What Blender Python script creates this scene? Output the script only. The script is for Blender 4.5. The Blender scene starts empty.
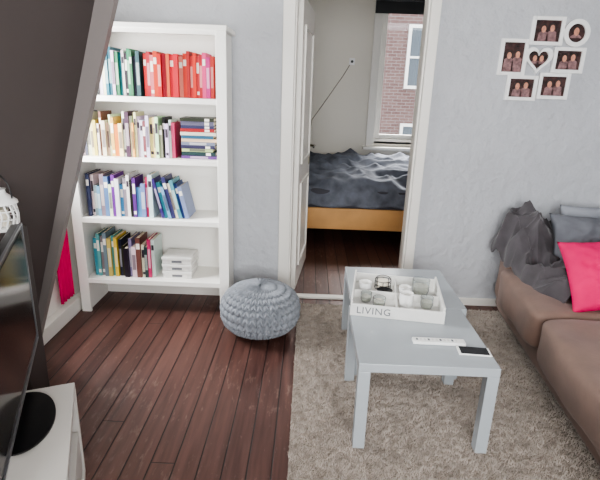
import bpy, bmesh, math, random
import numpy as np
from mathutils import Vector, Matrix, noise
random.seed(7)
S=bpy.context.scene
col=bpy.context.collection
# ---------------------------------------------------------------- helpers
def lin(c):
    return tuple(((v/255)/12.92 if v/255<=.04045 else ((v/255+.055)/1.055)**2.4) for v in c)
def mat(name,rgb,rough=.5,metal=0,bump=None,var=None,spec=.5,sheen=0,trans=0):
    m=bpy.data.materials.new(name);m.use_nodes=True
    nt=m.node_tree;b=nt.nodes['Principled BSDF']
    c=lin(rgb)
    b.inputs['Base Color'].default_value=(*c,1)
    b.inputs['Roughness'].default_value=rough
    b.inputs['Metallic'].default_value=metal
    b.inputs['Specular IOR Level'].default_value=spec
    b.inputs['Sheen Weight'].default_value=sheen
    b.inputs['Transmission Weight'].default_value=trans
    tc=nt.nodes.new('ShaderNodeTexCoord')
    if var:
        sc,amt=var[:2]
        n=nt.nodes.new('ShaderNodeTexNoise');n.inputs['Scale'].default_value=sc;n.inputs['Detail'].default_value=4
        nt.links.new(tc.outputs['Object'],n.inputs['Vector'])
        r=nt.nodes.new('ShaderNodeValToRGB')
        r.color_ramp.elements[0].position=.3;r.color_ramp.elements[1].position=.7
        r.color_ramp.elements[0].color=(*[v*(1-amt) for v in c],1)
        r.color_ramp.elements[1].color=(*[min(1,v*(1+amt)) for v in c],1)
        nt.links.new(n.outputs['Fac'],r.inputs['Fac']);nt.links.new(r.outputs['Color'],b.inputs['Base Color'])
    if bump:
        n=nt.nodes.new('ShaderNodeTexNoise');n.inputs['Scale'].default_value=bump[0];n.inputs['Detail'].default_value=5
        nt.links.new(tc.outputs['Object'],n.inputs['Vector'])
        bp=nt.nodes.new('ShaderNodeBump');bp.inputs['Strength'].default_value=bump[1];bp.inputs['Distance'].default_value=bump[2] if len(bump)>2 else .01
        nt.links.new(n.outputs['Fac'],bp.inputs['Height']);nt.links.new(bp.outputs['Normal'],b.inputs['Normal'])
    return m
def empty(name,loc=(0,0,0),rz=0):
    e=bpy.data.objects.new(name,None);e.location=loc;e.rotation_euler=(0,0,rz);e.empty_display_size=.1
    col.objects.link(e);return e
def mobj(name,V,F,m,parent=None,smooth=False,bevel=0,seg=2):
    me=bpy.data.meshes.new(name);me.from_pydata([tuple(v) for v in V],[],F);me.update()
    bm=bmesh.new();bm.from_mesh(me);bmesh.ops.recalc_face_normals(bm,faces=bm.faces);bm.to_mesh(me);bm.free()
    if m is not None: me.materials.append(m)
    o=bpy.data.objects.new(name,me);col.objects.link(o)
    if parent: o.parent=parent
    if smooth:
        for p in me.polygons:p.use_smooth=True
    if bevel:
        b=o.modifiers.new('bev','BEVEL');b.width=bevel;b.segments=seg;b.limit_method='ANGLE'
    return o
BF=[(0,1,3,2),(4,6,7,5),(0,4,5,1),(2,3,7,6),(0,2,6,4),(1,5,7,3)]
def bv(lo,hi): return [Vector((x,y,z)) for x in(lo[0],hi[0]) for y in(lo[1],hi[1]) for z in(lo[2],hi[2])]
def box(name,lo,hi,m,parent=None,bevel=0,M=None,seg=2):
    V=bv(lo,hi)
    if M: V=[M@v for v in V]
    return mobj(name,V,BF,m,parent,False,bevel,seg)
def mbox(name,L,m,parent=None,bevel=0):
    V=[];F=[]
    for lo,hi in L:
        k=len(V);V+=bv(lo,hi);F+=[tuple(i+k for i in f) for f in BF]
    return mobj(name,V,F,m,parent,False,bevel)
def lathe(name,prof,loc,m,parent=None,seg=32,sx=1,sy=1,closed=True):
    V=[];F=[]
    for r,z in prof:
        for i in range(seg):
            a=2*math.pi*i/seg;V.append((loc[0]+r*sx*math.cos(a),loc[1]+r*sy*math.sin(a),loc[2]+z))
    n=len(prof)
    for j in range(n-1):
        for i in range(seg):
            i2=(i+1)%seg;F.append((j*seg+i,j*seg+i2,(j+1)*seg+i2,(j+1)*seg+i))
    if closed:
        F.append(tuple(range(seg)));F.append(tuple((n-1)*seg+i for i in range(seg)))
    o=mobj(name,V,F,m,parent,True)
    e=o.modifiers.new('es','EDGE_SPLIT');e.split_angle=math.radians(40)
    return o
def tube(name,pts,r,m,parent=None,cyclic=False):
    cu=bpy.data.curves.new(name,'CURVE');cu.dimensions='3D';cu.bevel_depth=r;cu.bevel_resolution=2
    sp=cu.splines.new('POLY');sp.points.add(len(pts)-1)
    for i,p in enumerate(pts):sp.points[i].co=(*p,1)
    sp.use_cyclic_u=cyclic
    o=bpy.data.objects.new(name,cu);cu.materials.append(m);col.objects.link(o)
    if parent:o.parent=parent
    return o
def sbox(name,lo,hi,m,parent=None,p=8,n=14,M=None,wr=0,ws=6,seed=0):
    """rounded superquadric cushion"""
    bm=bmesh.new();bmesh.ops.create_cube(bm,size=2);bmesh.ops.subdivide_edges(bm,edges=bm.edges,cuts=n,use_grid_fill=True)
    c=(Vector(lo)+Vector(hi))/2;h=(Vector(hi)-Vector(lo))/2
    for v in bm.verts:
        q=v.co
        k=(abs(q.x)**p+abs(q.y)**p+abs(q.z)**p)**(-1/p)
        q=q*k
        w=Vector((q.x*h.x,q.y*h.y,q.z*h.z))+c
        if wr: w+=noise.noise_vector(w*ws+Vector((seed,0,0)))*wr
        v.co=(M@w) if M else w
    me=bpy.data.meshes.new(name);bm.to_mesh(me);bm.free();me.materials.append(m)
    for f in me.polygons:f.use_smooth=True
    o=bpy.data.objects.new(name,me);col.objects.link(o)
    if parent:o.parent=parent
    return o
def pillow(name,w,h,t,M,m,parent=None,seed=0,n=36):
    V=[];F=[]
    for s in(1,-1):
        for j in range(n+1):
            for i in range(n+1):
                x=-1+2*i/n;y=-1+2*j/n
                th=max(0,(1-x**2)*(1-y**2))**.45
                px=x*w/2*(1-.08*(1-y*y)*abs(x));py=y*h/2*(1-.08*(1-x*x)*abs(y))
                q=Vector((x*2.2+seed,y*2.2,s))
                z=s*t/2*th+(noise.noise(q)*.018+(.5-abs(noise.noise(q*1.7)))*.022)*th
                V.append(M@Vector((px,py,z)))
    N=(n+1)**2
    for s in(0,1):
        for j in range(n):
            for i in range(n):
                a=s*N+j*(n+1)+i;F.append((a,a+1,a+n+2,a+n+1))
    me=bpy.data.meshes.new(name);me.from_pydata(V,[],F)
    bm=bmesh.new();bm.from_mesh(me);bmesh.ops.remove_doubles(bm,verts=bm.verts,dist=.0005);bmesh.ops.recalc_face_normals(bm,faces=bm.faces);bm.to_mesh(me);bm.free()
    me.materials.append(m)
    for f in me.polygons:f.use_smooth=True
    o=bpy.data.objects.new(name,me);col.objects.link(o)
    if parent:o.parent=parent
    return o
def sheet(name,nx,ny,fn,m,parent=None,solid=.006):
    V=[fn(i/nx,j/ny) for j in range(ny+1) for i in range(nx+1)]
    F=[(j*(nx+1)+i,j*(nx+1)+i+1,(j+1)*(nx+1)+i+1,(j+1)*(nx+1)+i) for j in range(ny) for i in range(nx)]
    o=mobj(name,V,F,m,parent,True)
    if solid:
        s=o.modifiers.new('s','SOLIDIFY');s.thickness=solid
    return o
# ---------------------------------------------------------------- materials
M_wall=mat('plaster_grey',(190,192,196),.75,bump=(16,.8,.02),var=(3,.04))
M_bedwall=mat('bedroom_plaster',(230,225,214),.7,bump=(20,.2,.01))
M_slant=mat('dark_taupe_paint',(84,76,74),.6,bump=(8,.15,.01),var=(2,.05))
M_slantedge=mat('grey_edge_board',(130,123,120),.5)
M_white=mat('white_gloss_paint',(236,233,226),.35)
M_stand=mat('off_white_laminate',(206,202,196),.4)
M_shelf=mat('white_shelf_paint',(242,240,234),.4)
M_ceil=mat('ceiling_white',(228,226,220),.8)
M_table=mat('grey_lacquer',(170,176,180),.2)
M_sofa=mat('brown_suede',(122,99,88),.7,bump=(60,.15,.004),var=(7,.12),sheen=.15)
M_blanket=mat('charcoal_throw_fabric',(72,68,71),.95,bump=(150,.3,.003),var=(12,.2),sheen=.3)
M_greyp=mat('grey_pillow_fabric',(104,106,112),.95,bump=(140,.3,.003),var=(9,.15))
M_lightp=mat('light_grey_fabric',(146,149,156),.95,bump=(140,.3,.003))
M_pink=mat('magenta_fabric',(222,8,98),.8,bump=(120,.2,.002),var=(5,.12))
M_duvet=mat('slate_duvet',(106,110,120),.85,bump=(60,.3,.004),var=(9,.35))
M_mattress=mat('mattress_grey',(80,80,86),.9)
M_orange=mat('honey_pine',(212,160,100),.45,var=(4,.12))
M_black=mat('black_plastic',(16,16,18),.3)
M_screen=mat('tv_screen',(10,11,13),.12)
M_silver=mat('silver_bezel',(150,152,156),.3,metal=.8)
M_tray=mat('tray_white',(228,227,223),.5,var=(9,.04))
M_grey=mat('text_grey',(110,112,116),.6)
M_glass=mat('clear_glass',(235,240,240),.03,trans=.9)
M_wax=mat('candle_wax',(240,232,214),.5)
M_frame=mat('frame_white',(242,242,240),.35)
M_photo=mat('photo_dark_print',(66,44,42),.25,var=(30,.7))
M_skin=mat('photo_face_print',(208,148,124),.3,var=(60,.2))
M_hair=mat('photo_hair_print',(40,26,22),.3)
M_shirt=mat('photo_shirt_print',(136,104,104),.3,var=(50,.5))
M_brass=mat('door_handle_metal',(140,132,112),.3,metal=1)
M_pouf=mat('grey_cotton_knit',(134,138,144),.9,bump=(220,.5,.003),var=(30,.15))
M_rug=mat('shag_wool',(184,174,164),.95,var=(11,.14))
M_rugbase=mat('rug_backing',(150,140,131),.95)
M_page=mat('box_white',(226,224,220),.5,var=(30,.12))
M_cable=mat('beige_cable',(150,142,126),.5)
M_asphalt=mat('street_grey',(120,120,118),.9)
M_dglass=mat('facade_window_glass',(84,92,98),.15)
M_cab=mat('dark_cabinet',(66,59,57),.5)
M_pane=bpy.data.materials.new('window_pane');M_pane.use_nodes=True
nt=M_pane.node_tree;nt.nodes.clear()
o=nt.nodes.new('ShaderNodeOutputMaterial');mx=nt.nodes.new('ShaderNodeMixShader');t=nt.nodes.new('ShaderNodeBsdfTransparent');g=nt.nodes.new('ShaderNodeBsdfGlossy')
g.inputs['Roughness'].default_value=.02;mx.inputs[0].default_value=.05
nt.links.new(t.outputs[0],mx.inputs[1]);nt.links.new(g.outputs[0],mx.inputs[2]);nt.links.new(mx.outputs[0],o.inputs[0])
def floor_mat():
    m=bpy.data.materials.new('stained_floorboards');m.use_nodes=True;nt=m.node_tree;N=nt.nodes.new;L=nt.links.new
    b=nt.nodes['Principled BSDF'];tc=N('ShaderNodeTexCoord');sp=N('ShaderNodeSeparateXYZ');L(tc.outputs['Object'],sp.inputs[0])
    def mth(op,a,bb=None,cc=None):
        n=N('ShaderNodeMath');n.operation=op
        for k,v in enumerate((a,bb,cc)):
            if v is None:continue
            if isinstance(v,(int,float)):n.inputs[k].default_value=v
            else:L(v,n.inputs[k])
        return n.outputs[0]
    W=.104
    xs=mth('DIVIDE',sp.outputs['X'],W);idx=mth('FLOOR',xs);fr=mth('FRACT',xs)
    edge=mth('MULTIPLY',mth('MINIMUM',fr,mth('SUBTRACT',1,fr)),W)
    gap=N('ShaderNodeMapRange');gap.inputs['From Min'].default_value=.0012;gap.inputs['From Max'].default_value=.0045;L(edge,gap.inputs['Value'])
    wn=N('ShaderNodeTexWhiteNoise');wn.noise_dimensions='1D';L(idx,wn.inputs['W'])
    yo=mth('ADD',sp.outputs['Y'],mth('MULTIPLY',wn.outputs['Value'],4.7))
    fy=mth('FRACT',mth('DIVIDE',yo,4.1));ey=mth('MULTIPLY',mth('MINIMUM',fy,mth('SUBTRACT',1,fy)),4.1)
    g2=N('ShaderNodeMapRange');g2.inputs['From Min'].default_value=.0008;g2.inputs['From Max'].default_value=.003;L(ey,g2.inputs['Value'])
    gg=mth('MULTIPLY',gap.outputs[0],g2.outputs[0])
    cb=N('ShaderNodeCombineXYZ');L(mth('MULTIPLY',sp.outputs['X'],22),cb.inputs[0]);L(mth('MULTIPLY',sp.outputs['Y'],1.6),cb.inputs[1]);L(mth('MULTIPLY',wn.outputs['Value'],30),cb.inputs[2])
    n1=N('ShaderNodeTexNoise');n1.inputs['Scale'].default_value=1.6;n1.inputs['Detail'].default_value=6;L(cb.outputs[0],n1.inputs['Vector'])
    r=N('ShaderNodeValToRGB');e=r.color_ramp.elements
    e[0].position=.28;e[0].color=(*lin((68,42,37)),1);e[1].position=.78;e[1].color=(*lin((114,80,71)),1)
    L(mth('ADD',mth('MULTIPLY',n1.outputs['Fac'],.75),mth('MULTIPLY',wn.outputs['Value'],.25)),r.inputs['Fac'])
    cb2=N('ShaderNodeCombineXYZ');L(mth('MULTIPLY',sp.outputs['X'],40),cb2.inputs[0]);L(mth('MULTIPLY',sp.outputs['Y'],11),cb2.inputs[1])
    n2=N('ShaderNodeTexNoise');n2.inputs['Scale'].default_value=1;n2.inputs['Detail'].default_value=7;n2.inputs['Roughness'].default_value=.65;L(cb2.outputs[0],n2.inputs['Vector'])
    n3=N('ShaderNodeTexNoise');n3.inputs['Scale'].default_value=1.7;L(tc.outputs['Object'],n3.inputs['Vector'])
    sm=N('ShaderNodeMapRange');sm.inputs['From Min'].default_value=.58;sm.inputs['From Max'].default_value=.80;sm.inputs['To Max'].default_value=.6
    L(mth('ADD',n2.outputs['Fac'],mth('MULTIPLY',mth('SUBTRACT',n3.outputs['Fac'],.5),.5)),sm.inputs['Value'])
    m1=N('ShaderNodeMix');m1.data_type='RGBA';L(sm.outputs[0],m1.inputs['Factor']);L(r.outputs['Color'],m1.inputs[6]);m1.inputs[7].default_value=(*lin((154,130,118)),1)
    m2=N('ShaderNodeMix');m2.data_type='RGBA';L(gg,m2.inputs['Factor']);m2.inputs[6].default_value=(*lin((18,10,9)),1);L(m1.outputs[2],m2.inputs[7])
    L(m2.outputs[2],b.inputs['Base Color'])
    rr=N('ShaderNodeMapRange');rr.inputs['To Min'].default_value=.3;rr.inputs['To Max'].default_value=.6;L(n1.outputs['Fac'],rr.inputs['Value']);L(rr.outputs[0],b.inputs['Roughness'])
    bp=N('ShaderNodeBump');bp.inputs['Strength'].default_value=.5;bp.inputs['Distance'].default_value=.004
    L(mth('ADD',gg,mth('MULTIPLY',n1.outputs['Fac'],.3)),bp.inputs['Height']);L(bp.outputs[0],b.inputs['Normal'])
    return m
M_floor=floor_mat()
def brick_mat():
    m=bpy.data.materials.new('red_brick');m.use_nodes=True;nt=m.node_tree;N=nt.nodes.new;L=nt.links.new
    b=nt.nodes['Principled BSDF'];b.inputs['Roughness'].default_value=.9
    tc=N('ShaderNodeTexCoord');sp=N('ShaderNodeSeparateXYZ');cb=N('ShaderNodeCombineXYZ');br=N('ShaderNodeTexBrick')
    L(tc.outputs['Object'],sp.inputs[0]);L(sp.outputs['X'],cb.inputs[0]);L(sp.outputs['Z'],cb.inputs[1]);L(cb.outputs[0],br.inputs['Vector'])
    br.inputs['Color1'].default_value=(*lin((104,78,74)),1);br.inputs['Color2'].default_value=(*lin((120,95,90)),1);br.inputs['Mortar'].default_value=(*lin((140,134,130)),1)
    br.inputs['Scale'].default_value=1;br.inputs['Brick Width'].default_value=.26;br.inputs['Row Height'].default_value=.09;br.inputs['Mortar Size'].default_value=.008
    L(br.outputs['Color'],b.inputs['Base Color']);return m
M_brick=brick_mat()
M_book=bpy.data.materials.new('book_covers');M_book.use_nodes=True
nt=M_book.node_tree;a=nt.nodes.new('ShaderNodeAttribute');a.attribute_name='Col';nt.links.new(a.outputs['Color'],nt.nodes['Principled BSDF'].inputs['Base Color']);nt.nodes['Principled BSDF'].inputs['Roughness'].default_value=.45
# ---------------------------------------------------------------- room shell
WY=3.42
DL=-.115
box('floor',(-2.7,-1.4,-.1),(2.6,6.5,0),M_floor)
box('ceiling',(-2.7,-1.4,2.5),(2.6,WY+.12,2.6),M_ceil)
mbox('wall_back',[((-1.75,WY,0),(DL,WY+.12,2.5)),((.755,WY,0),(2.5,WY+.12,2.5)),((DL,WY,2.2),(.755,WY+.12,2.5))],M_wall)
box('wall_right',(2.4,-1.3,0),(2.5,WY,2.5),M_wall)
mbox('wall_front',[((-2.7,-1.4,0),(-1.0,-1.3,2.5)),((1.6,-1.4,0),(2.5,-1.3,2.5)),((-1.0,-1.4,0),(1.6,-1.3,.8)),((-1.0,-1.4,2.25),(1.6,-1.3,2.5))],M_wall)
w=empty('window_1')
mbox('frame',[((-1.0,-1.38,.8),(-.94,-1.32,2.25)),((1.54,-1.38,.8),(1.6,-1.32,2.25)),((-.94,-1.38,.8),(1.54,-1.32,.86)),((-.94,-1.38,2.19),(1.54,-1.32,2.25)),((.27,-1.38,.86),(.33,-1.32,2.19))],M_white,w)
box('pane',(-.94,-1.352,.86),(1.54,-1.348,2.19),M_pane,w)
def prism(name,A,B,m,parent=None):
    n=len(A);V=A+B;F=[tuple(range(n)),tuple(range(n,2*n))]+[(i,(i+1)%n,n+(i+1)%n,n+i) for i in range(n)]
    return mobj(name,V,F,m,parent)
prism('wall_left',[(-1.57,2.41,0),(-.824,2.41,2.5),(-2.65,2.41,2.5),(-2.65,2.41,0)],[(-2.45,-1.3,0),(-1.60,-1.3,2.5),(-2.65,-1.3,2.5),(-2.65,-1.3,0)],M_slant)
prism('trim_1',[(-1.54,2.405,0),(-.715,2.405,2.5),(-.84,2.405,2.5),(-1.58,2.405,0)],[(-1.54,2.45,0),(-.715,2.45,2.5),(-.84,2.45,2.5),(-1.58,2.45,0)],M_slantedge)
mbox('wall_alcove',[((-1.72,2.41,0),(-1.62,WY,.95)),((-1.72,2.41,1.95),(-1.62,WY,2.5)),((-1.72,2.41,.95),(-1.62,2.52,1.95)),((-1.72,3.02,.95),(-1.62,WY,1.95))],M_white)
w=empty('window_2')
mbox('frame',[((-1.70,2.52,.95),(-1.65,2.56,1.95)),((-1.70,2.98,.95),(-1.65,3.02,1.95)),((-1.70,2.56,.95),(-1.65,2.98,.99)),((-1.70,2.56,1.91),(-1.65,2.98,1.95))],M_white,w)
box('baseboard_left',(-1.62,2.46,0),(-1.565,WY,.10),M_white,bevel=.005)
box('baseboard_back',(-1.56,WY-.018,0),(DL-.1,WY,.09),M_white,bevel=.004)
box('baseboard_right',(.825,WY-.018,0),(2.4,WY,.06),M_white,bevel=.004)
mbox('trim_2',[((DL-.08,WY-.02,0),(DL,WY,2.3)),((.755,WY-.02,0),(.82,WY,2.3)),((DL,WY-.02,2.2),(.755,WY,2.3)),((DL,WY,0),(DL+.012,WY+.13,2.2)),((.74,WY,0),(.755,WY+.13,2.2)),((DL+.012,WY,2.185),(.74,WY+.13,2.2))],M_white,bevel=.004)
box('trim_3',(DL+.012,WY-.01,0),(.74,WY+.05,.018),M_white,bevel=.004)
d=empty('door_1',(DL+.012,3.56,0),math.radians(-6.0))
ly=.77;lx1=.038
box('leaf',(0,0,.01),(lx1,ly,2.15),M_white,d,bevel=.003)
for k,(z0,z1) in enumerate([(.18,.85),(1.0,1.98)]):
    t=.012
    mbox('panel_mould_%d'%(k+1),[((lx1,.12,z0),(lx1+t,.14,z1)),((lx1,ly-.14,z0),(lx1+t,ly-.12,z1)),((lx1,.14,z0),(lx1+t,ly-.14,z0+.02)),((lx1,.14,z1-.02),(lx1+t,ly-.14,z1))],M_white,d)
box('lock_plate',(lx1,ly-.10,.92),(lx1+.006,ly-.05,1.16),M_brass,d)
tube('handle',[(lx1,ly-.075,1.08),(lx1+.05,ly-.075,1.08),(lx1+.05,ly-.2,1.08)],.009,M_brass,d)
BY=6.35
mbox('wall_bedroom_back',[((-.9,BY,0),(.80,BY+.15,2.7)),((1.65,BY,0),(2.6,BY+.15,2.7)),((.80,BY,0),(1.65,BY+.15,.93)),((.80,BY,2.6),(1.65,BY+.15,2.7))],M_bedwall)
box('wall_bedroom_left',(-1.0,WY+.12,0),(-.9,BY+.15,2.7),M_bedwall)
box('wall_bedroom_right',(2.3,WY+.12,0),(2.4,BY,2.7),M_bedwall)
box('ceiling_bedroom',(-1.0,WY+.12,2.7),(2.6,BY+.15,2.8),M_ceil)
w=empty('window_3')
mbox('frame',[((.74,BY-.03,.86),(.84,BY+.1,2.62)),((1.62,BY-.03,.86),(1.72,BY+.1,2.62)),((.84,BY-.03,2.55),(1.62,BY+.1,2.62)),((.84,BY-.0,.9),(1.62,BY+.1,.96)),((.84,BY+.03,.96),(.91,BY+.08,2.55)),((1.55,BY+.03,.96),(1.62,BY+.08,2.55)),((.91,BY+.03,.96),(1.55,BY+.08,1.02))],M_white,w,bevel=.004)
box('sill',(.70,BY-.10,.83),(1.76,BY+.05,.865),M_white,w,bevel=.005)
box('pane',(.91,BY+.055,1.02),(1.55,BY+.058,2.55),M_pane,w)
bl=empty('roller_blind')
box('cloth',(.74,BY-.05,2.44),(1.68,BY-.04,2.6),M_black,bl)
o=lathe('roll',[(.03,0),(.03,.94)],(0,0,0),M_black,bl);o.rotation_euler=(0,math.radians(90),0);o.location=(.74,BY-.075,2.60)
ob=empty('wall_socket')
box('plate',(.465,BY-.02,1.85),(.535,BY,1.93),M_frame,ob,bevel=.005)
o=lathe('knob',[(.018,0),(.015,.012)],(0,0,0),M_black,ob,seg=16);o.rotation_euler=(math.radians(90),0,0);o.location=(.5,BY-.02,1.89)
tube('cable',[(.475,BY-.012,1.85),(.40,BY-.01,1.72),(.2,BY-.01,1.42),(.03,BY-.01,1.17),(.0,BY-.01,.9)],.006,M_cable,ob)
# ---------------------------------------------------------------- outdoors
f=empty('brick_building')
box('facade',(-8,15,-4),(14,15.3,9),M_brick,f)
def fwin(k,x0,x1,z0,z1):
    t=.09
    mbox('window_frame_%d'%k,[((x0,14.93,z0),(x0+t,15,z1)),((x1-t,14.93,z0),(x1,15,z1)),((x0+t,14.93,z0),(x1-t,15,z0+t)),((x0+t,14.93,z1-t),(x1-t,15,z1)),((x0+t,14.93,(z0+z1)/2-.03),(x1-t,15,(z0+z1)/2+.03))],M_white,f)
    box('window_glass_%d'%k,(x0+t,14.97,z0+t),(x1-t,14.99,z1-t),M_dglass,f)
k=0
for zz in(-1.1,1.65,4.4):
    for xx in(-3.2,-.4,2.75,5.6):
        k+=1;fwin(k,xx,xx+1.1,zz,zz+1.75)
box('street',(-10,7,-4.1),(16,15,-4),M_asphalt)
# ---------------------------------------------------------------- bed
b=empty('bed')
bx0,bx1,by0,by1=-.5,1.75,4.72,6.25
box('side_rail_front',(bx0,by0,.19),(bx1,by0+.035,.41),M_orange,b,bevel=.006)
box('side_rail_back',(bx0,by1-.035,.19),(bx1,by1,.41),M_orange,b,bevel=.006)
box('headboard',(bx0-.03,by0,.1),(bx0,by1,.8),M_orange,b,bevel=.006)
box('footboard',(bx1,by0,.1),(bx1+.03,by1,.5),M_orange,b,bevel=.006)
for i,(x,y) in enumerate([(bx0+.02,by0+.03),(bx1-.08,by0+.03),(bx0+.02,by1-.1),(bx1-.08,by1-.1)]):
    box('leg_%d'%(i+1),(x,y,0),(x+.06,y+.06,.2),M_orange,b,bevel=.004)
box('slats',(bx0+.01,by0+.04,.30),(bx1-.01,by1-.04,.34),M_orange,b)
sbox('mattress',(bx0+.02,by0+.04,.35),(bx1-.02,by1-.04,.60),M_mattress,b,p=14)
def duv(u,v):
    x=bx0+.0+u*(bx1-bx0-.02);y=by0-.02+v*1.5
    e=min(1,v*9);e=math.sin(e*math.pi/2)
    base=.43+.21*e+.12*v
    P=Vector((x*2.2+.5*y,y*3.4,0))
    fo=1-abs(noise.noise(P*1.3))*2; f2=noise.noise(Vector((x*5,y*7,3)))
    f3=1-abs(noise.noise(Vector((x*3+y*4,y*2-x*2,7))))*2
    return (x,y+.02*f2*(1-e),base+(.07*max(0,fo)+.05*max(0,f3)+.03*f2-.04)*(.3+.7*e))
sheet('duvet',150,110,duv,M_duvet,b,.02)
# ---------------------------------------------------------------- bookcase
bc=empty('bookcase')
X0,X1,Y0,Y1,ZT=-1.55,-.51,3.05,3.39,1.89
box('side_left',(X0+.02,Y0+.02,.0),(X0+.045,Y1,ZT-.03),M_shelf,bc,bevel=.002)
box('side_right',(X1-.045,Y0+.02,.0),(X1-.02,Y1,ZT-.03),M_shelf,bc,bevel=.002)
for i,(x,y) in enumerate([(X0,Y0),(X1-.065,Y0)]):
    box('front_post_%d'%(i+1),(x,y,0),(x+.065,y+.022,ZT-.03),M_shelf,bc,bevel=.002)
box('back_panel',(X0+.045,Y1-.012,.2),(X1-.045,Y1-.002,ZT-.03),M_shelf,bc)
box('top_board',(X0-.006,Y0-.006,ZT-.03),(X1+.006,Y1,ZT),M_shelf,bc,bevel=.004)
box('top_rail',(X0+.065,Y0+.002,ZT-.055),(X1-.065,Y0+.02,ZT-.03),M_shelf,bc)
SH=[1.47,1.09,.685,.25]
for i,z in enumerate(SH):
    box('shelf_%d'%(i+1),(X0+.045,Y0+.004,z-.034),(X1-.045,Y1-.012,z),M_shelf,bc,bevel=.002)
PAGE=(232,220,196)
class Books:
    def __init__(s): s.V=[];s.F=[];s.C=[]
    def b(s,lo,hi,c,M):
        k=len(s.V);s.V+=[M@v for v in bv(lo,hi)];s.F+=[tuple(i+k for i in f) for f in BF];s.C+=[lin(c)]*6
    def book(s,w,h,d,c,M,label=None):
        t=.0025
        s.b((0,0,0),(w,t,h),c,M);s.b((0,t,0),(t,d,h),c,M);s.b((w-t,t,0),(w,d,h),c,M)
        s.b((t,t,.004),(w-t,d-.004,h-.004),PAGE,M)
        if label:
            for (a,bb,lc) in label:
                s.b((w*.12,-.0006,h*a),(w*.88,0.0001,h*bb),lc,M)
    def done(s,name):
        me=bpy.data.meshes.new(name);me.from_pydata([tuple(v) for v in s.V],[],s.F)
        at=me.color_attributes.new('Col','FLOAT_COLOR','CORNER')
        for p in me.polygons:
            for l in p.loop_indices: at.data[l].color=(*s.C[p.index],1)
        me.materials.append(M_book);o=bpy.data.objects.new(name,me);col.objects.link(o);return o
def jit(c,a=20):
    g=sum(c)/3;c=[v*.9+g*.1 for v in c]
    return tuple(int(max(4,min(245,v*.94+random.randint(-a,a)))) for v in c)
def rl(c):
    lum=sum(c)/3;lc=(226,222,212) if lum<150 else (60,50,60)
    r=random.random()
    if r<.25:return [(.72,.86,lc)]
    if r<.65:return [(.25,.75,tuple(int(.45*a+.55*b) for a,b in zip(c,lc)))]
    if r<.8:return [(.08,.16,lc),(.6,.85,lc)]
    return None
def row(name,x,x_end,z,cols,hmin,hmax,wmin=.018,wmax=.034,lean_last=0):
    B=Books();i=0;n=len(cols)
    lean=False
    while i<n:
        c=jit(cols[i]);w=random.uniform(wmin,wmax);h=random.uniform(hmin,hmax);dd=random.uniform(.15,.2)
        y=3.115+random.uniform(-.012,.012)
        if lean_last and i>=n-lean_last:
            a=math.radians(13)
            if not lean: x+=h*math.sin(a)*.9;lean=True
            M=Matrix.Translation((x,y,z+.001))@Matrix.Rotation(-a,4,'Y')
            step=w/math.cos(a)
        else:
            M=Matrix.Translation((x,y,z+.001));step=w
        if x+step>x_end:break
        B.book(w,h,dd,c,M,rl(c));x+=step+.0008;i+=1
    B.done(name);return x
TE=(36,116,116);DG=(52,60,62);WH=(222,220,212);RD=(200,34,30);DR=(150,28,34);PK=(210,44,104);GR=(60,120,80);CR=(228,208,164);YE=(220,176,84);BR=(120,84,56);NV=(44,56,104);CY=(70,144,170);PU=(106,66,124);BK=(28,26,30);LB=(120,150,186);OR=(214,110,56);GY=(134,136,140);SA=(222,110,96)
row('books',-1.465,-1.04,SH[0],[GR,TE,WH,DG,BK,TE,DG,WH,WH,TE,TE,WH,GR,TE,WH,DG,TE,GR,DG,TE,WH],.23,.285,.014,.024)
row('books',-1.035,-.59,SH[0],[RD,RD,SA,RD,RD,RD,OR,RD,RD,SA,RD,DR,RD,RD,RD,DR,PK,PK,RD,PK,PK,PK],.24,.275,.018,.028)
row('books',-1.46,-.845,SH[1],[WH,GY,WH,CR,YE,WH,BR,CR,WH,WH,YE,OR,CR,WH,DG,WH,YE,CR,WH,WH,BR,WH,CR,CR,WH,GY,BK,WH,WH,PK,WH,CR,WH,DG],.20,.285,.013,.026)
row('books',-1.46,-.72,SH[2],[NV,WH,GY,LB,GY,CY,WH,PU,WH,CY,GY,WH,BK,PU,CY,LB,PK,WH,NV,CY,LB,NV,WH,CY,NV,LB],.19,.295,.017,.03,lean_last=8)
row('books',-1.46,-1.29,SH[3],[CY,LB,GY,GY,YE,CY,YE,BR,YE],.27,.32,.018,.026)
row('books',-1.285,-1.01,SH[3],[BK,BK,BK,GY,WH,BR,WH,DG,PK,WH,GY,PU],.2,.29,.018,.034)
B=Books();z=SH[1]+.001
for i in range(12):
    h=random.uniform(.017,.026);L=random.uniform(.2,.232);c=jit(random.choice([BK,DG,WH,NV,CR,DR,TE,WH,GY,PU]))
    M=Matrix.Translation((-.825+.005*random.random(),3.13+random.uniform(-.01,.01),z+h))@Matrix.Rotation(math.radians(90),4,'Y')
    B.book(h,L,.16,c,M,rl(c));z+=h+.0008
    if z>SH[1]+.27:break
B.done('book_stack')
sb=empty('storage_boxes')
for i in range(3):
    z=SH[3]+i*.052
    box('box_%d'%(i+1),(-.985,3.12,z+.001),(-.785,3.3,z+.036),M_page,sb,bevel=.003)
    box('lid_%d'%(i+1),(-.99,3.115,z+.032),(-.78,3.305,z+.051),M_tray,sb,bevel=.003)
    box('label_%d'%(i+1),(-.92,3.1185,z+.010),(-.85,3.12,z+.026),M_grey,sb)
def pc(u,v):
    y=2.86+u*.17;z=.14+v*.49
    return (-1.59+.012*math.sin(u*26),y,z)
sheet('pink_curtain',40,10,pc,M_pink,None,.004)
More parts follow.
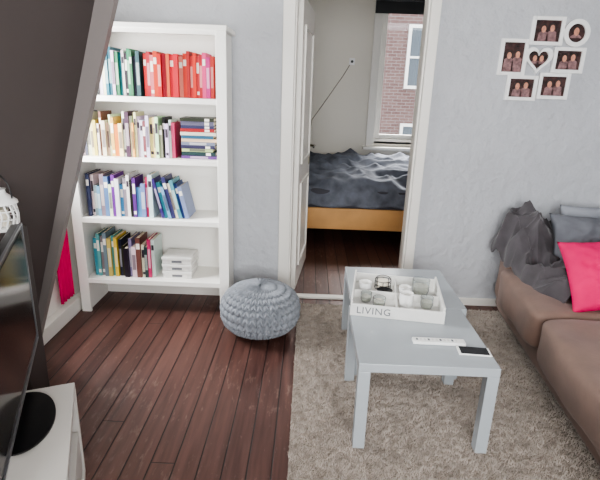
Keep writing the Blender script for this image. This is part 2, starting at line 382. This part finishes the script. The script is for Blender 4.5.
# ---------------------------------------------------------------- pouf
def pouf():
    cx,cy,R,Hh=-.275,2.87,.25,.335
    NU,NV_=396,180;V=[];F=[];rows=12;cols=36
    for j in range(NV_+1):
        ph=math.pi*j/NV_-math.pi/2
        c=abs(math.cos(ph))**.72;s_=math.copysign(abs(math.sin(ph))**.85,math.sin(ph))
        for i in range(NU):
            th=2*math.pi*i/NU
            rv=rows*j/NV_
            uu=cols*i/NU;fu=uu-math.floor(uu)
            zig=abs(fu-.5)*1.1
            fr=(rv+zig)%1
            hb=max(0,math.sin(math.pi*fr))**.7
            vb=abs(math.sin(2*math.pi*fu))**.4
            d=.028*(hb*(.25+.75*vb))
            k=min(1,math.cos(ph)*2.2)
            rr=R*c+d*k-.013
            V.append((cx+rr*math.cos(th),cy+rr*math.sin(th),Hh/2+s_*(Hh/2-.014+d*.7*(1-k*.5))))
    for j in range(NV_):
        for i in range(NU):
            i2=(i+1)%NU;F.append((j*NU+i,j*NU+i2,(j+1)*NU+i2,(j+1)*NU+i))
    mobj('knitted_pouf',V,F,M_pouf,None,True)
pouf()
# ---------------------------------------------------------------- rug
def rug():
    e=empty('shag_rug');x0,x1,y0,y1=-.035,1.85,1.2,3.29
    def fn(u,v):
        x=x0+u*(x1-x0);y=y0+v*(y1-y0)
        return(x,y,.012+.005*noise.noise(Vector((x*30,y*30,0))))
    sheet('pile_base',150,170,fn,M_rugbase,e,0)
    box('backing',(x0,y0,.001),(x1,y1,.006),M_rugbase,e)
    rng=np.random.default_rng(3);N=200000
    V=np.zeros((N*3,3));bx=rng.uniform(x0,x1,N);by=rng.uniform(y0,y1,N)
    ang=np.empty(N);hh=np.empty(N)
    for i in range(N):
        ang[i]=noise.noise(Vector((bx[i]*24,by[i]*24,5)))*6
        hh[i]=noise.noise(Vector((bx[i]*32,by[i]*32,9)))
    ang+=rng.normal(0,.7,N)
    L=rng.uniform(.009,.016,N)*(1+.5*hh);lean=rng.uniform(.3,.9,N);w=rng.uniform(.0015,.003,N)
    pa=ang+rng.uniform(0,3.14,N)
    dx,dy=np.cos(pa)*w,np.sin(pa)*w
    V[0::3]=np.stack([bx-dx,by-dy,np.full(N,.009)],1);V[1::3]=np.stack([bx+dx,by+dy,np.full(N,.009)],1)
    V[2::3]=np.stack([bx+np.cos(ang)*L*lean,by+np.sin(ang)*L*lean,.012+L*np.sqrt(1-(lean*.8)**2)],1)
    me=bpy.data.meshes.new('tufts');me.vertices.add(N*3);me.vertices.foreach_set('co',V.ravel())
    me.loops.add(N*3);me.loops.foreach_set('vertex_index',np.arange(N*3));me.polygons.add(N);me.polygons.foreach_set('loop_start',np.arange(0,N*3,3));me.polygons.foreach_set('loop_total',np.full(N,3))
    me.update(calc_edges=True);me.validate();me.materials.append(M_rug)
    o=bpy.data.objects.new('tufts',me);col.objects.link(o);o.parent=e
rug()
# ---------------------------------------------------------------- coffee tables
def table(x0,y0,x1,y1,h=.45,l=.052):
    t=empty('coffee_table')
    box('top',(x0,y0,h-.042),(x1,y1,h),M_table,t,bevel=.002)
    for i,(x,y) in enumerate([(x0,y0),(x1-l,y0),(x0,y1-l),(x1-l,y1-l)]):
        box('leg_%d'%(i+1),(x,y,.014),(x+l,y+l,h-.042),M_table,t,bevel=.002)
table(.25,1.785,.85,2.36);table(.27,2.365,.885,2.95)
T=empty('serving_tray',(.51,2.43,.451),math.radians(-8))
tw,td,th=.47,.45,.065
box('bottom',(-tw/2,-td/2,0),(tw/2,td/2,.008),M_tray,T)
box('front',(-tw/2,-td/2,.008),(tw/2,-td/2+.01,th),M_tray,T,bevel=.002)
box('back',(-tw/2,td/2-.01,.008),(tw/2,td/2,th),M_tray,T,bevel=.002)
box('left',(-tw/2,-td/2+.01,.008),(-tw/2+.01,td/2-.01,th+.02),M_tray,T,bevel=.002)
box('right',(tw/2-.01,-td/2+.01,.008),(tw/2,td/2-.01,th+.02),M_tray,T,bevel=.002)
box('divider_1',(-.005,-td/2+.01,.008),(.003,td/2-.01,.05),M_tray,T)
box('divider_2',(-tw/2+.01,-.004,.008),(-.005,.004,.05),M_tray,T)
box('divider_3',(.003,-.004,.008),(tw/2-.01,.004,.05),M_tray,T)
cu=bpy.data.curves.new('lettering','FONT');cu.body='LIVING';cu.size=.052;cu.extrude=.001;cu.space_character=1.1;cu.align_x='LEFT'
to=bpy.data.objects.new('lettering',cu);cu.materials.append(M_grey);col.objects.link(to);to.parent=T;to.location=(-.205,-td/2-.0012,.016);to.rotation_euler=(math.radians(90),0,0)
def cupg(name,x,y,r,h,wax=True,m=None):
    e=empty(name,(0,0,0));e.parent=T
    lathe('glass',[(r*.8,0),(r,h*.3),(r,h),(r-.003,h),(r-.003,h*.3),(r*.75,.004)],(x,y,.009),m or M_glass,e,closed=False)
    if wax: lathe('wax',[(r*.72,0.005),(r*.86,h*.3),(r*.86,h*.6)],(x,y,.009),M_wax,e)
cupg('candle_glass',.05,-.09,.036,.085,True,M_frame)
cupg('candle_glass',-.09,-.10,.034,.05,True)
cupg('candle_glass',.14,.11,.048,.09,True)
cupg('candle_glass',.16,-.06,.034,.06,True)
cupg('candle_glass',-.16,-.05,.03,.05,True)
cupg('candle_glass',.05,.06,.032,.06,True,M_frame)
cupg('candle_glass',-.17,.08,.035,.06,True,M_frame)
def wireh(x,y):
    e=empty('tealight_basket');e.parent=T
    for k in range(3): tube('ring_%d'%(k+1),[(x+.045*math.cos(a*.2618),y+.045*math.sin(a*.2618),.012+k*.024) for a in range(24)],.0018,M_black,e,True)
    for k in range(8):
        a=k*math.pi/4;tube('wire_%d'%(k+1),[(x+.045*math.cos(a),y+.045*math.sin(a),.012),(x+.045*math.cos(a),y+.045*math.sin(a),.060)],.0016,M_black,e)
    tube('handle',[(x+.045*math.cos(a),y,.060+.03*math.sin(a)) for a in [i*math.pi/12 for i in range(13)]],.002,M_black,e)
    lathe('candle',[(.03,0),(.03,.05)],(x,y,.01),M_wax,e)
wireh(-.07,.15)
lathe('dark_bowl',[(.02,0),(.045,.03),(.042,.03),(.018,.005)],(-.06,.055,.009),M_black,T,closed=False)
for i in range(9):
    a=i*2.4;lathe('pebble_%d'%i,[(.001,0),(.014,.004),(.016,.010),(.010,.017),(.001,.019)],(.09+.012*i*math.cos(a)*.6,-.15+.01*i*.5*math.sin(a),.009),M_tray,T,seg=12)
def slab(name,cx,cy,z,w,d,h,rz,m):
    e=empty(name,(cx,cy,z),rz);box('body',(-w/2,-d/2,0),(w/2,d/2,h),m,e,bevel=.004,seg=3);return e
e=slab('remote_control',.635,1.985,.4505,.24,.045,.016,math.radians(-1),M_frame)
for i in range(11): box('button_%d'%(i+1),(-.105+i*.018,-.008,.016),(-.096+i*.018,.008,.0178),M_tray if i%3 else M_grey,e,bevel=.001)
e=slab('smartphone',.775,1.915,.4505,.145,.07,.008,math.radians(-4),M_frame)
box('screen',(-.062,-.031,.008),(.062,.031,.0088),M_screen,e)
# ---------------------------------------------------------------- sofa
s=empty('sofa',(1.42,3.33,0),math.radians(-5.2))
LN=2.35
sbox('base',(.0,-LN,.07),(.93,0,.27),M_sofa,s,p=22)
sbox('armrest_far',(.0,-.23,.1),(.9,-.0,.60),M_sofa,s,p=9,wr=.01)
sbox('armrest_near',(.0,-LN,.1),(.9,-LN+.22,.60),M_sofa,s,p=9,wr=.01)
SC=-.93
sbox('seat_cushion_1',(-.06,SC+.002,.17),(.75,-.17,.43),M_sofa,s,p=8,wr=.02,ws=4,n=28)
sbox('seat_cushion_2',(-.07,-LN+.22,.165),(.75,SC-.002,.435),M_sofa,s,p=8,wr=.02,ws=4,seed=3,n=28)
sbox('back_cushion_1',(.66,SC+.005,.38),(.9,-.21,.80),M_sofa,s,p=6,wr=.02,ws=4)
sbox('back_cushion_2',(.66,-LN+.22,.38),(.9,SC-.005,.80),M_sofa,s,p=6,wr=.02,ws=4,seed=5)
for i,(x,y) in enumerate([(.08,-.1),(.82,-.1),(.08,-LN+.1),(.82,-LN+.1)]):
    lathe('foot_%d'%(i+1),[(.02,.008),(.025,.08)],(x,y,0),M_black,s,seg=16)
Mp=Matrix.Translation((1.71,2.57,.60))@Matrix.Rotation(math.radians(-14),4,'Z')@Matrix.Rotation(math.radians(48),4,'X')@Matrix.Rotation(math.radians(10),4,'Z')
pillow('pink_cushion',.43,.44,.17,Mp,M_pink)
Mp=Matrix.Translation((1.84,2.98,.66))@Matrix.Rotation(math.radians(-6),4,'Z')@Matrix.Rotation(math.radians(60),4,'X')
pillow('grey_cushion',.50,.38,.17,Mp,M_greyp,seed=4)
Mp=Matrix.Translation((1.98,3.19,.70))@Matrix.Rotation(math.radians(75),4,'X')
pillow('light_grey_cushion',.5,.32,.12,Mp,M_lightp,seed=9)
def bl_(u,v):
    y=2.56+v*.78;xb=1.37+.03*(1-v)
    sm=lambda a,b,t:(lambda k:k*k*(3-2*k))(max(0,min(1,(t-a)/(b-a))))
    x=xb+u*.38
    z=.45+.20*sm(.42,.62,v)+.13*math.exp(-((v-.85)/.2)**2)*math.exp(-((u-.45)/.4)**2)+.07*math.exp(-((v-.3)/.25)**2-((u-.5)/.35)**2)
    if u<.18:
        k=(.18-u)/.18; z-=.28*k**1.3*(.5+.5*v); x=xb+.18*.38-.08*math.sin(k*math.pi/2)+.012*math.sin(v*26)
    P=Vector((x*5.5+y*2,y*3.8-x*2,1.7))
    w1=noise.noise(Vector((x*4,y*4,8)))
    f1=1-abs(noise.noise(P))*2.6;f2=1-abs(noise.noise(P*2.4+Vector((3,1,0))))*2.4
    rip=abs(math.sin(17*(x*1.0+.55*y)+5*w1))
    h=.075*max(-.3,f1)+.030*max(-.4,f2)+.034*(1-rip)
    x+= (0.10*(1-min(1,v/.25)))*(1-u)
    return(x+.3*h*noise.noise(Vector((y*6,z*6,2))),min(y,3.36),z+h-.02)
sheet('throw_blanket',190,220,bl_,M_blanket,None,.008)
# ---------------------------------------------------------------- TV corner
Nn=Vector((.92,.39,0)).normalized();ang=math.atan2(Nn.y,Nn.x)
ts=empty('tv_stand',(-.86,1.572,0),ang)
box('top',(-.42,-1.25,.42),(0,0,.45),M_stand,ts,bevel=.003)
box('bottom',(-.42,-1.25,.03),(0,0,.06),M_stand,ts,bevel=.003)
box('end_far',(-.42,-.025,.06),(0,0,.42),M_stand,ts)
box('end_near',(-.42,-1.25,.06),(0,-1.225,.42),M_stand,ts)
box('back',(-.42,-1.225,.06),(-.41,-.025,.42),M_stand,ts)
box('divider',(-.41,-.64,.06),(-.02,-.61,.42),M_stand,ts)
for i,(a,b_) in enumerate([(-.605,-.035),(-1.22,-.645)]):
    box('drawer_%d'%(i+1),(-.03,a,.075),(-.006,b_,.25),M_stand,ts,bevel=.002)
    box('shelf_gap_%d'%(i+1),(-.4,a,.255),(-.05,b_,.265),M_black,ts)
    box('media_box_%d'%(i+1),(-.3,a+.1,.266),(-.06,b_-.08,.33),M_black,ts,bevel=.003)
for i,(x,y) in enumerate([(-.38,-.05),(-.05,-.05),(-.38,-1.2),(-.05,-1.2)]):
    box('foot_%d'%(i+1),(x-.02,y-.02,0),(x+.02,y+.02,.03),M_stand,ts)
tv=empty('television',(-.86,1.572,0),ang)
y0,y1=-.69,.30;xp=-.15
box('housing',(xp-.035,y0,.51),(xp,y1,1.01),M_black,tv,bevel=.006)
box('screen',(xp,y0+.022,.54),(xp+.002,y1-.022,.988),M_screen,tv)
mbox('bezel',[((xp-.004,y0-.003,.507),(xp+.005,y1+.003,.513)),((xp-.004,y0-.003,1.007),(xp+.005,y1+.003,1.013)),((xp-.004,y1-.003,.513),(xp+.005,y1+.003,1.007)),((xp-.004,y0-.003,.513),(xp+.005,y0+.003,1.007))],M_silver,tv)
box('neck',(xp-.03,-.26,.46),(xp-.008,-.14,.52),M_black,tv)
lathe('base',[(.9,0),(1,.006),(1,.012),(.5,.016)],(xp+.0,-.2,.4505),M_black,tv,seg=48,sx=.10,sy=.165)
box('side_cabinet',(-1.36,1.84,0.0),(-1.205,1.98,.95),M_cab,bevel=.006)
ln=empty('lantern',(-1.262,1.905,.951))
lathe('base_plate',[(.068,0),(.07,.008),(.062,.014)],(0,0,0),M_frame,ln)
for k in range(16):
    a=k*math.pi/8;tube('bar_%d'%(k+1),[(.06*math.cos(a),.06*math.sin(a),.012),(.062*math.cos(a+.2),.062*math.sin(a+.2),.06),(.056*math.cos(a),.056*math.sin(a),.11)],.004,M_frame,ln)
for k,z in enumerate((.045,.08)): tube('hoop_%d'%(k+1),[(.061*math.cos(i*.2618),.061*math.sin(i*.2618),z) for i in range(24)],.003,M_frame,ln,True)
lathe('roof',[(.068,.108),(.066,.118),(.04,.14),(.028,.15),(.026,.165),(.03,.168)],(0,0,0),M_frame,ln)
lathe('candle',[(.025,0),(.025,.07)],(0,0,.014),M_wax,ln,seg=20)
tube('handle',[(.055*math.cos(i*math.pi/14),0,.13+.10*math.sin(i*math.pi/14)) for i in range(15)],.003,M_black,ln)
# ---------------------------------------------------------------- picture frames
pf=empty('picture_frame_collage')
def wp(u,v):
    du=u-540;dv=60-v;return 1.51+.0066*(du-.035*dv),1.786+.0069*(dv+.035*du)
yb=WY
def ell(name,cx,cz,rx,rz,y,m):
    mobj(name,[(cx+rx*math.cos(a*.3927),y,cz+rz*math.sin(a*.3927)) for a in range(16)],[tuple(range(16))],m,pf)
def person(k,fx,fz,s=1,yy=0,bot=None):
    b0=bot if bot is not None else fz-.05*s
    V=[(fx-.03*s,yb-.0103+yy,b0),(fx+.03*s,yb-.0103+yy,b0),(fx+.026*s,yb-.0103+yy,fz-.022*s),(fx+.01*s,yb-.0103+yy,fz-.012*s),(fx-.01*s,yb-.0103+yy,fz-.012*s),(fx-.026*s,yb-.0103+yy,fz-.022*s)]
    mobj('print_body_%s'%k,V,[tuple(range(6))],M_shirt,pf)
    ell('print_hair_%s'%k,fx,fz+.006*s,.019*s,.024*s,yb-.0106+yy,M_hair)
    ell('print_face_%s'%k,fx,fz-.001*s,.0135*s,.019*s,yb-.0110+yy,M_skin)
def rframe(k,u0,v0,u1,v1,faces=2):
    xc,zc=wp((u0+u1)/2,(v0+v1)/2);w=(u1-u0)*.0064/2;h=(v1-v0)*.0067/2;t=.023
    mbox('frame_%d'%k,[((xc-w,yb-.024,zc-h),(xc-w+t,yb,zc+h)),((xc+w-t,yb-.024,zc-h),(xc+w,yb,zc+h)),((xc-w+t,yb-.024,zc-h),(xc+w-t,yb,zc-h+t)),((xc-w+t,yb-.024,zc+h-t),(xc+w-t,yb,zc+h))],M_frame,pf,bevel=.003)
    box('print_%d'%k,(xc-w+t,yb-.010,zc-h+t),(xc+w-t,yb-.002,zc+h-t),M_photo,pf)
    for i in range(faces):
        fx=xc+(i-(faces-1)/2)*.055+.003;fz=zc+.012+.006*(i%2)
        person('%d_%d'%(k,i),fx,fz,1.1,0,zc-h+t+.001)
rframe(1,526,22,559,48);rframe(2,498,41,526,75,2);rframe(3,551,49,583,73);rframe(4,508,74,540,98);rframe(5,540,72,572,97)
def ring(name,xc,zc,fn,t0,t1,n=48):
    V=[];F=[]
    for i in range(n):
        a=2*math.pi*i/n;hx,hz=fn(a)
        for (s_,y) in((t1,yb),(t1,yb-.022),(t0,yb-.022),(t0,yb)):
            V.append((xc+hx*s_,y,zc+hz*s_))
    for i in range(n):
        j=(i+1)%n
        for k in range(4):
            F.append((i*4+k,i*4+(k+1)%4,j*4+(k+1)%4,j*4+k))
    mobj(name,V,F,M_frame,pf,False)
    V=[(xc+fn(2*math.pi*i/n)[0]*t0,yb-.008,zc+fn(2*math.pi*i/n)[1]*t0) for i in range(n)]
    mobj(name+'_print',V,[tuple(range(n))],M_photo,pf)
xc,zc=wp(571,37)
ring('round_frame',xc,zc,lambda a:(math.cos(a),math.sin(a)),.056,.084)
person('6',xc,zc+.01,1.3,0,zc-.03)
xc,zc=wp(537,61)
hf=lambda a:(16*math.sin(a)**3/17,(13*math.cos(a)-5*math.cos(2*a)-2*math.cos(3*a)-math.cos(4*a)+2)/17)
ring('heart_frame',xc,zc,hf,.070,.098)
person('7_0',xc-.020,zc+.014,1.0,0,zc-.02);person('7_1',xc+.024,zc+.014,1.0,0,zc-.02)
# ---------------------------------------------------------------- lights
W=bpy.data.worlds.new('W');S.world=W;W.use_nodes=True
W.node_tree.nodes['Background'].inputs[0].default_value=(.88,.93,1,1);W.node_tree.nodes['Background'].inputs[1].default_value=3.6
def area(name,loc,target,sx,sy,e,c=(1,1,1)):
    l=bpy.data.lights.new(name,'AREA');l.shape='RECTANGLE';l.size=sx;l.size_y=sy;l.energy=e;l.color=c
    o=bpy.data.objects.new(name,l);col.objects.link(o);o.location=loc
    o.rotation_euler=(Vector(target)-Vector(loc)).to_track_quat('-Z','Y').to_euler();return o
area('window_daylight_rear',(.3,-1.55,1.6),(.3,3,.9),2.4,1.4,165,(.98,.98,.98))
area('window_daylight_alcove',(-1.8,2.77,1.45),(0,2.7,1.0),.44,.9,66,(.97,.98,1))
area('window_daylight_bedroom',(1.25,8.2,4.1),(.9,5.2,.6),1.6,1.6,1300,(1,.99,.97))
try:
    S.view_settings.look='AgX - Medium High Contrast'
except Exception as ex: print(ex)
# ---------------------------------------------------------------- camera
c=bpy.data.cameras.new('camera');c.sensor_width=36;c.lens=36*480/600;c.clip_start=.05
co=bpy.data.objects.new('camera',c);col.objects.link(co)
Rm=Matrix.Rotation(math.radians(.6),3,'Z')@Matrix.Rotation(math.radians(90-17.5),3,'X')@Matrix.Rotation(math.radians(2.0),3,'Z')
co.matrix_world=Matrix.Translation((0,0,1.55))@Rm.to_4x4()
S.camera=co
